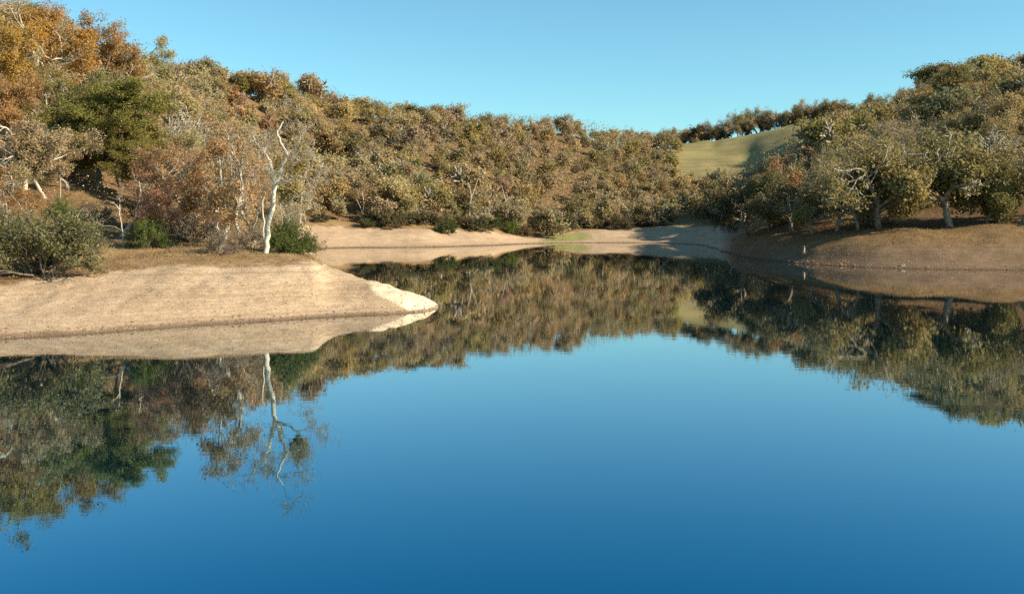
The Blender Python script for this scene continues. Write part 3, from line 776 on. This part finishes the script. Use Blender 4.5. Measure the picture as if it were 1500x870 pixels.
def tree_from_lines(kind, lines, seed, label, cat, base, mat, twig=(.9, .03, 2), group=None, leaf=None, wood='trunk'):
    """lines: list of (points, r0, r1, twigs at end?)"""
    rg = np.random.default_rng(seed); ch, tips = [], []
    for pts, r0, r1, tw in lines:
        pts = np.array(pts); m = len(pts)
        # refine the polyline and add small kinks
        tt = np.linspace(0, m - 1, (m - 1) * 4 + 1)
        ref = np.stack([pchip(np.arange(m), pts[:, i], tt) for i in range(3)], 1)
        ref[1:-1] += rg.normal(0, min(r0 * .3, .055), (len(ref) - 2, 3))
        rad = np.linspace(r0, r1, len(ref))
        if kind != 'bare_tree' or r0 > .1: rad[0] *= 1.3
        ch.append((ref, rad, 8 if r0 > .08 else 5))
        if tw:
            L, rr, ml = twig
            for q in range(tw):
                j = int(rg.integers(len(ref) // 2, len(ref))) if q else len(ref) - 1
                dl = unit(ref[j] - ref[j - 1]) + rg.normal(0, .55, 3) * np.array([1, 1, .7])
                g = Grow(int(rg.integers(1e9)), ml, (4, 4, 3), ratio=.66, wig=.28, minr=.010, trop=(.04, .03, 0, 0), ang=(.7, .8, .9))
                g.rec(ref[j], dl, L * rg.uniform(.7, 1.2), min(rr, rad[j] * .9), 0)
                g.ch[0][1][0] /= 1.35
                ch += g.ch; tips += g.tips
    b = np.array(base)
    e = link(bpy.data.objects.new(kind, None)); e.location = base; e.empty_display_size = .5
    tag(e, label, cat, group)
    V, Q = tubes([(np.asarray(p) - b, r, k) for p, r, k in ch])
    mi = np.concatenate([np.full((len(p) - 1) * k, 1 if max(r) < .024 else 0) for p, r, k in ch])
    o = link(bpy.data.objects.new(wood, make_mesh(kind + '_wood', V, Q, [mat, M_BARK], mi, smooth=True))); o.parent = e
    if leaf:
        LV, LQ, lv = leaves(rg, [t - b for t in tips], leaf[0], .14, leaf[1], .1)
        o = link(bpy.data.objects.new('crown', make_mesh(kind + '_leaves', LV, LQ, [M_LEAF], attrs={'lv': lv}))); o.parent = e; o.color = (*leaf[2], 1)
    return e


d = 78.0
gz = ground(393, d); yb = YH + (CAM_H - gz) * F / d
fork = P(404, 270, d)
tree_from_lines('forked_oak', [
    ([P(390, yb + 6, d), P(391, 345, d), P(398, 308, d), fork], .225, .165, 0),
    ([fork, P(400, 255, d - .2), P(396, 241, d - .7), P(390, 228, d - 1.1), P(378, 212, d - 1.5), P(370, 199, d - 1.8)], .175, .06, 4),
    ([fork, P(409, 256, d - .2), P(414, 240, d - .5), P(419, 227, d - .6), P(412, 210, d - .8), P(407, 194, d - 1), P(415, 178, d - 1)], .175, .05, 4),
    ([fork, P(412, 268, d - .4), P(424, 266, d - .9), P(434, 258, d - 1.2), P(447, 262, d - 1.5)], .12, .045, 3),
    ([P(419, 227, d - .6), P(427, 221, d - .3), P(436, 214, d)], .09, .05, 2),
    ([P(396, 240, d - .5), P(388, 241, d - 1), P(384, 250, d - 1.4)], .05, .025, 2),
    ([P(413, 262, d + .1), P(416, 250, d - .8), P(424, 248, d - 1.2), P(432, 243, d - 1.6)], .06, .03, 3),
    ([P(399, 298, d), P(410, 298, d - .4), P(412, 312, d - .6), P(414, 328, d - .6)], .045, .025, 1),
    ([P(410, 298, d - .4), P(418, 299, d - .6), P(419, 304, d - .7)], .03, .02, 0),
], 5, 'tall white forked oak with bare twisting limbs on the point', 'oak tree', (*P(393, 0, d)[:2], gz), M_PALE, (.75, .022, 3), G_LEFT, (1, .055, (.36, .25, .16)))
# mistletoe ball in its right fork
rg = np.random.default_rng(77)
mc = P(437, 229, d + .3)
u = rg.normal(0, 1, (5200, 3)); u /= np.linalg.norm(u, axis=1, keepdims=True); u *= rg.uniform(.3, 1, (5200, 1)) ** .5
u *= np.array([.72, .72, 1.0]) * (1 + .5 * vnoise(u[:, 0] * 3 + 9, u[:, 2] * 3, 4))[:, None]
V, Q, lv = leaves(rg, u, 1, .03, .075)
e = link(bpy.data.objects.new('mistletoe', None)); e.location = mc; tag(e, 'dense yellow-green mistletoe ball hanging in the forked white tree', 'mistletoe')
o = link(bpy.data.objects.new('foliage', make_mesh('mistletoe_leaves', V, Q, [M_LEAF], attrs={'lv': lv}))); o.parent = e; o.color = (.30, .22, .025, 1)
sv, sq = tubes([([np.zeros(3), np.array(w) * .4, np.array(w) * .85], [.035, .02, .01], 4) for w in rg.normal(0, .45, (14, 3))])
o = link(bpy.data.objects.new('stem', make_mesh('mistletoe_stems', sv, sq, [M_DARKBARK], smooth=True))); o.parent = e


def bare(lines, d, base_px, label, seed, r=.06, twigs=1):
    gz = ground(base_px, d)
    L = []
    for k, pts in enumerate(lines):
        pp = [P(px, y, d + (0 if k == 0 else .15 * q * (1 if k % 2 else -1))) for q, (px, y) in enumerate(pts)]
        if k == 0: pp[0][2] = gz - .15
        L.append((pp, r * .75 if k == 0 else r * .5, r * .4 if k == 0 else r * .28, twigs))
    tree_from_lines('bare_tree', L, seed, label, 'dead tree', (*P(base_px, 0, d)[:2], gz), M_PALE, (.4, .02, 1), 'bare white trees on the left bank')


bare([[(387, 350), (386, 325), (384, 300), (388, 288)], [(384, 300), (378, 305), (376, 322), (371, 334)]], 79.5, 387, 'slim grey second trunk with drooping bare branch beside the forked tree', 3, .1)
bare([[(112, 335), (113, 322), (117, 310)], [(117, 310), (109, 308), (106, 317)], [(117, 310), (126, 309), (133, 316), (136, 322)]], 81, 112, 'low bare white sapling with arched top behind the big bush', 4, .045)
bare([[(181, 352), (179, 338), (176, 318), (175, 300)], [(178, 338), (166, 332), (152, 331), (145, 327)], [(176, 308), (168, 299), (163, 297)]], 79, 181, 'white leaning trunk with a low side branch in front of the drooping tree', 6, .085, 2)
bare([[(325, 372), (322, 345), (318, 330)], [(322, 345), (313, 325), (308, 310)], [(318, 330), (324, 312), (322, 295)]], 80.5, 325, 'pale crooked bare tree under the pinkish-brown oak', 8, .09, 2)
bare([[(88, 272), (89, 262), (94, 258)], [(89, 262), (97, 266), (98, 272)]], 93, 88, 'tiny bare white tangle on the slope by the cut bank', 9, .05, 3)
bare([[(440, 295), (442, 275), (441, 255)], [(442, 275), (447, 262), (449, 250)]], 270, 440, 'pale leafless stem on the far shore behind the point', 10, .2, 2)
bare([[(532, 340), (531, 318), (533, 296), (530, 280)], [(531, 312), (526, 300), (522, 292)]], 290, 532, 'pale bare trunk near the left end of the far beach', 11, .22, 3)
bare([[(690, 332), (688, 310), (690, 285), (686, 268)], [(690, 290), (696, 275), (700, 262)]], 315, 690, 'tall pale bare trunk above the middle of the far beach', 12, .24, 3)
bare([[(924, 333), (922, 318), (918, 305)], [(922, 318), (928, 305), (929, 296)], [(918, 305), (910, 298), (906, 290)]], 356, 924, 'pale forked bare trunk behind the right part of the far beach', 13, .28, 3)
bare([[(738, 318), (742, 300), (752, 288)], [(742, 300), (738, 285), (735, 272)]], 335, 738, 'leaning pale bare trunk left of the gully', 14, .24, 3)

# --- a small post and some stones at the waterline
def lumpy(name, center, rx, ry, rz, seed, mat, label, cat, group=None):
    import bmesh
    bm = bmesh.new(); bmesh.ops.create_icosphere(bm, subdivisions=3, radius=1)
    rr = np.random.default_rng(seed); off = rr.uniform(0, 50, 3)
    for v in bm.verts:
        c = np.array(v.co)
        f = 1 + .55 * float(fbm(np.array(c[0] * 1.1 + off[0] + c[2]), np.array(c[1] * 1.1 + off[1] - c[2] * .6), seed, 3))
        v.co = Vector((c[0] * rx * f, c[1] * ry * f, max(c[2], -.35) * rz * f))
    me = bpy.data.meshes.new(name); bm.to_mesh(me); bm.free(); me.materials.append(mat)
    o = link(bpy.data.objects.new(name, me)); o.location = center; tag(o, label, cat, group)
    return o


px, d = 1177.5, 158.5
sv, sq = tubes([([np.array([0, 0, -.3]), np.array([.01, 0, .3]), np.array([.05, .02, .75]), np.array([.03, .0, 1.15])], [.24, .19, .17, .13], 8)])
sv[-8:, 2] += np.random.default_rng(2).normal(0, .07, 8)
cap = np.array([[len(sv) - 8 + k, len(sv) - 8 + (k + 1) % 8, len(sv)] for k in range(8)]); sv = np.vstack([sv, [[.03, 0, 1.12]]])
o = link(bpy.data.objects.new('tree_stump', make_mesh('tree_stump', sv, [sq, cap], [M_STUMP], smooth=False)))
o.location = ((px - 750) / F * d, d, max(ground(px, d), 0)); tag(o, 'small upright pale stump at the waterline of the shaded right bank', 'stump')
lumpy('boulder', ((1322 - 750) / F * 138.8, 138.8, .1), .45, .4, .5, 6, M_PEBBLE, 'dark small boulder at the waterline of the sunlit right bank', 'boulder')
lumpy('boulder', ((1420 - 750) / F * 135.6, 135.6, .05), .5, .4, .3, 8, M_PEBBLE, 'flat pale boulder at the waterline farther right on the bank', 'boulder')

# ------------------------------------------------------------------ stuff: stones, dry grass, underbrush
def scatter(n, px0, px1, d0, d1, test):
    px = R.uniform(px0, px1, n); d = np.sqrt(R.uniform(d0 ** 2, d1 ** 2, n))
    z = ground_v(px, d); k = test(px, d, z) & (z > .04)
    return px[k], d[k], z[k]


def gravel():
    px, d, z = scatter(60000, -40, 650, 53, 92, lambda p, d, z: sample(BE, p, d) > R.uniform(.2, .7, len(p)))
    px2, d2, z2 = scatter(20000, 1050, 1540, 130, 200, lambda p, d, z: (sample(BE, p, d) > R.uniform(.1, .7, len(p))))
    s = np.concatenate([.02 + .055 * R.uniform(0, 1, len(px)) ** 5, .025 + .085 * R.uniform(0, 1, len(px2)) ** 4])
    px = np.concatenate([px, px2]); d = np.concatenate([d, d2]); z = np.concatenate([z, z2])
    c = np.stack([(px - 750) / F * d, d, z], 1); n = len(c)
    base = np.array([[1, 0, 0], [0, 1, 0], [-1, 0, 0], [0, -1, 0], [.1, .1, .75]], float)
    V = base[None] * (s[:, None] * R.uniform(.6, 1.4, (n, 1)))[:, :, None] * R.uniform(.6, 1.3, (n, 5, 3))
    a = R.uniform(0, 6.28, n); ca, sa = np.cos(a)[:, None], np.sin(a)[:, None]
    V = np.stack([V[..., 0] * ca - V[..., 1] * sa, V[..., 0] * sa + V[..., 1] * ca, V[..., 2]], -1) + c[:, None]
    o = np.arange(n)[:, None, None] * 5
    T = (np.array([[0, 1, 4], [1, 2, 4], [2, 3, 4], [3, 0, 4]])[None] + o).reshape(-1, 3)
    tag(link(bpy.data.objects.new('gravel', make_mesh('gravel', V.reshape(-1, 3), T, [M_PEBBLE]))), 'loose pale gravel strewn over both banks', 'gravel', None, 'stuff')


def grass():
    P1 = scatter(60000, -80, 462, 64, 112, lambda p, d, z: (sample(BE, p, d) < .45) & (fbm((p - 750) / F * d * .35, d * .35, 71) > R.uniform(-.5, .35, len(p))))
    P2 = scatter(36000, 1085, 1560, 142, 225, lambda p, d, z: (sample(BE, p, d) < .5) & (fbm((p - 750) / F * d * .2, d * .2, 72) > R.uniform(-.5, .4, len(p))))
    P3 = scatter(14000, -40, 600, 56, 86, lambda p, d, z: (z > .9) & (fbm((p - 750) / F * d * .5, d * .9, 75) > R.uniform(.28, .6, len(p))))
    px, d, z = (np.concatenate(q) for q in zip(P1, P2, P3))
    h = np.concatenate([R.uniform(.04, .17, len(P1[0])), R.uniform(.10, .32, len(P2[0])), R.uniform(.03, .12, len(P3[0]))])
    n = len(px); c = np.stack([(px - 750) / F * d, d, z - .02], 1)
    a = R.uniform(0, 6.28, n); w = h * R.uniform(.05, .12, n) + .012
    u = np.stack([np.cos(a), np.sin(a), 0 * a], 1) * w[:, None]
    tip = np.stack([R.normal(0, .45, n) * h, R.normal(0, .45, n) * h, h], 1)
    V = np.stack([c - u, c + u, c + tip + u * .25, c + tip - u * .25], 1)
    tag(link(bpy.data.objects.new('dry_grass', make_mesh('dry_grass', V.reshape(-1, 3), np.arange(4 * n).reshape(-1, 4), [M_STRAW]))),
        'short dry straw grass on the terraces and slopes', 'grass', None, 'stuff')


def underbrush():
    P1 = scatter(5200, -100, 430, 84, 330, lambda p, d, z: (sample(BE, p, d) < .1) & (fbm((p - 750) / F * d * .1, d * .1, 81) > R.uniform(-.45, .3, len(p))) & ~((p > 330) & (d < 100)))
    P2 = scatter(9000, 425, 1100, 270, 640, lambda p, d, z: (sample(BE, p, d) < .1) & (sample(GR, p, d) < .1) & (fbm((p - 750) / F * d * .07, d * .07, 82) > R.uniform(-.4, .3, len(p))))
    P3 = scatter(3200, 1095, 1600, 185, 520, lambda p, d, z: (sample(BE, p, d) < .1) & (sample(GR, p, d) < .1) & (fbm((p - 750) / F * d * .08, d * .08, 83) > R.uniform(-.2, .5, len(p))))
    px, d, z = (np.concatenate(q) for q in zip(P1, P2, P3))
    c = np.stack([(px - 750) / F * d, d, z + .3], 1); n = len(c)
    s = R.uniform(.35, 1.1, n) * np.clip(d / 200, .45, 1.5)
    per = 40
    cc = np.repeat(c, per, 0) + np.clip(R.normal(0, 1, (n * per, 3)), -1.7, 1.7) * np.repeat(s, per)[:, None] * np.array([.62, .62, .38])
    gz = ground_v((cc[:, 0] / cc[:, 1]) * F + 750, cc[:, 1]); cc[:, 2] = np.maximum(cc[:, 2], gz + .03)
    V, Q, lv = leaves(R, cc, 1, .02, .001)
    ss = np.repeat(.05 + .0007 * d, per)
    V = (V.reshape(-1, 4, 3) - cc[:, None]) * (ss / .001)[:, None, None] * .75 + cc[:, None]
    pal = np.array([PAL['grey-brown'], PAL['olive-brown'], (.12, .075, .045), PAL['dark olive'], PAL['tan']])
    col = pal[R.choice(5, n, p=[.3, .22, .26, .08, .14])] * R.uniform(.75, 1.15, (n, 1))
    me = make_mesh('underbrush', V.reshape(-1, 3), Q, [M_BRUSH], attrs={'lv': lv, 'tint': np.repeat(col, per * 4, 0)})
    tag(link(bpy.data.objects.new('underbrush', me)), 'low brown underbrush between the trees on every slope', 'underbrush', None, 'stuff')



def shore_stones():
    px, d, z = scatter(90000, -40, 650, 52, 74, lambda p, d, z: z < R.exponential(.09, len(p)))
    px2, d2, z2 = scatter(60000, 1050, 1540, 130, 215, lambda p, d, z: z < R.exponential(.22, len(p)))
    px3, d3, z3 = scatter(40000, 440, 1050, 236, 330, lambda p, d, z: z < R.exponential(.16, len(p)))
    px = np.concatenate([px, px2, px3]); d = np.concatenate([d, d2, d3]); z = np.concatenate([z, z2, z3]); n = len(px)
    s = (.03 + .10 * R.uniform(0, 1, n) ** 4) * np.clip(d / 75, 1, 2.2)
    c = np.stack([(px - 750) / F * d, d, z], 1)
    base = np.array([[1, 0, 0], [0, 1, 0], [-1, 0, 0], [0, -1, 0], [.1, .1, .7]], float)
    V = base[None] * s[:, None, None] * R.uniform(.6, 1.4, (n, 5, 3)) + c[:, None]
    o = np.arange(n)[:, None, None] * 5
    T = (np.array([[0, 1, 4], [1, 2, 4], [2, 3, 4], [3, 0, 4]])[None] + o).reshape(-1, 3)
    tag(link(bpy.data.objects.new('shore_stones', make_mesh('shore_stones', V.reshape(-1, 3), T, [M_WETSTONE]))), 'damp brown stones strung along the waterline', 'stones', None, 'stuff')


shore_stones(); gravel(); grass(); underbrush()

# ------------------------------------------------------------------ air
HAZE = 0        # the photograph shows clear air
if HAZE:
    x0, x1, y0, y1, z0, z1 = -3000, 4900, -320, 4300, -6, 190
    hv = np.array([[x, y, z] for x in (x0, x1) for y in (y0, y1) for z in (z0, z1)], float)
    hq = np.array([[0, 1, 3, 2], [4, 6, 7, 5], [0, 4, 5, 1], [2, 3, 7, 6], [0, 2, 6, 4], [1, 5, 7, 3]])
    hm, hnt, _, _ = new_mat('haze'); hg = NT(hnt)
    pv = hg.n('ShaderNodeVolumePrincipled'); pv.inputs['Color'].default_value = (.62, .80, 1, 1); pv.inputs['Density'].default_value = HAZE
    hg.l(pv.outputs[0], hg.n('ShaderNodeOutputMaterial').inputs['Volume'])
    tag(link(bpy.data.objects.new('haze', make_mesh('haze', hv, hq, [hm]))), 'thin blue winter haze over the lake and hills', 'haze', None, 'stuff')

# ------------------------------------------------------------------ light, sky, camera
EL, SD = math.radians(28), Vector((.955, -.30, 0)).normalized()
sun_dir = Vector((SD.x * math.cos(EL), SD.y * math.cos(EL), math.sin(EL)))
sl = bpy.data.lights.new('sun', 'SUN'); sl.energy = 5.0; sl.angle = math.radians(.53); sl.color = (1, .87, .68)
so = link(bpy.data.objects.new('sun', sl)); so.rotation_euler = (-sun_dir).to_track_quat('-Z', 'Y').to_euler(); so.location = (200, -100, 200)

w = bpy.data.worlds.new('World'); scene.world = w; w.use_nodes = True
nt = w.node_tree; nt.nodes.clear(); g = NT(nt)
sky = g.n('ShaderNodeTexSky', sky_type='NISHITA'); sky.sun_disc = False
sky.sun_elevation = EL; sky.sun_rotation = math.atan2(SD.x, SD.y)
sky.altitude = 200; sky.air_density = 1.0; sky.dust_density = .25; sky.ozone_density = 2.0
bg = g.n('ShaderNodeBackground'); bg.inputs[1].default_value = .08
g.l(g.mix(1.0, sky.outputs[0], (.70, 1.09, 1.07), 'MULTIPLY'), bg.inputs[0])     # clear winter air: a touch more cyan
wo = g.n('ShaderNodeOutputWorld'); g.l(bg.outputs[0], wo.inputs[0])

cam = bpy.data.cameras.new('camera'); co = link(bpy.data.objects.new('camera', cam))
cam.sensor_width = 36; cam.sensor_fit = 'HORIZONTAL'; cam.lens = 36 * F / 1500
cam.shift_y = -(435 - YH) / 1500
cam.clip_start = .5; cam.clip_end = 9000
co.location = (0, 0, CAM_H); co.rotation_euler = (math.pi / 2, 0, 0)
scene.camera = co
vs = scene.view_settings
vs.view_transform = 'Standard'; vs.look = 'None'; vs.exposure = 1.0; vs.gamma = 1; vs.use_curve_mapping = False
scene.render.resolution_x = 1024; scene.render.resolution_y = 593
scene.cycles.max_bounces = 6; scene.cycles.diffuse_bounces = 3; scene.cycles.glossy_bounces = 3; scene.cycles.transmission_bounces = 3
scene.cycles.sample_clamp_indirect = 6
scene.cycles.use_denoising = False
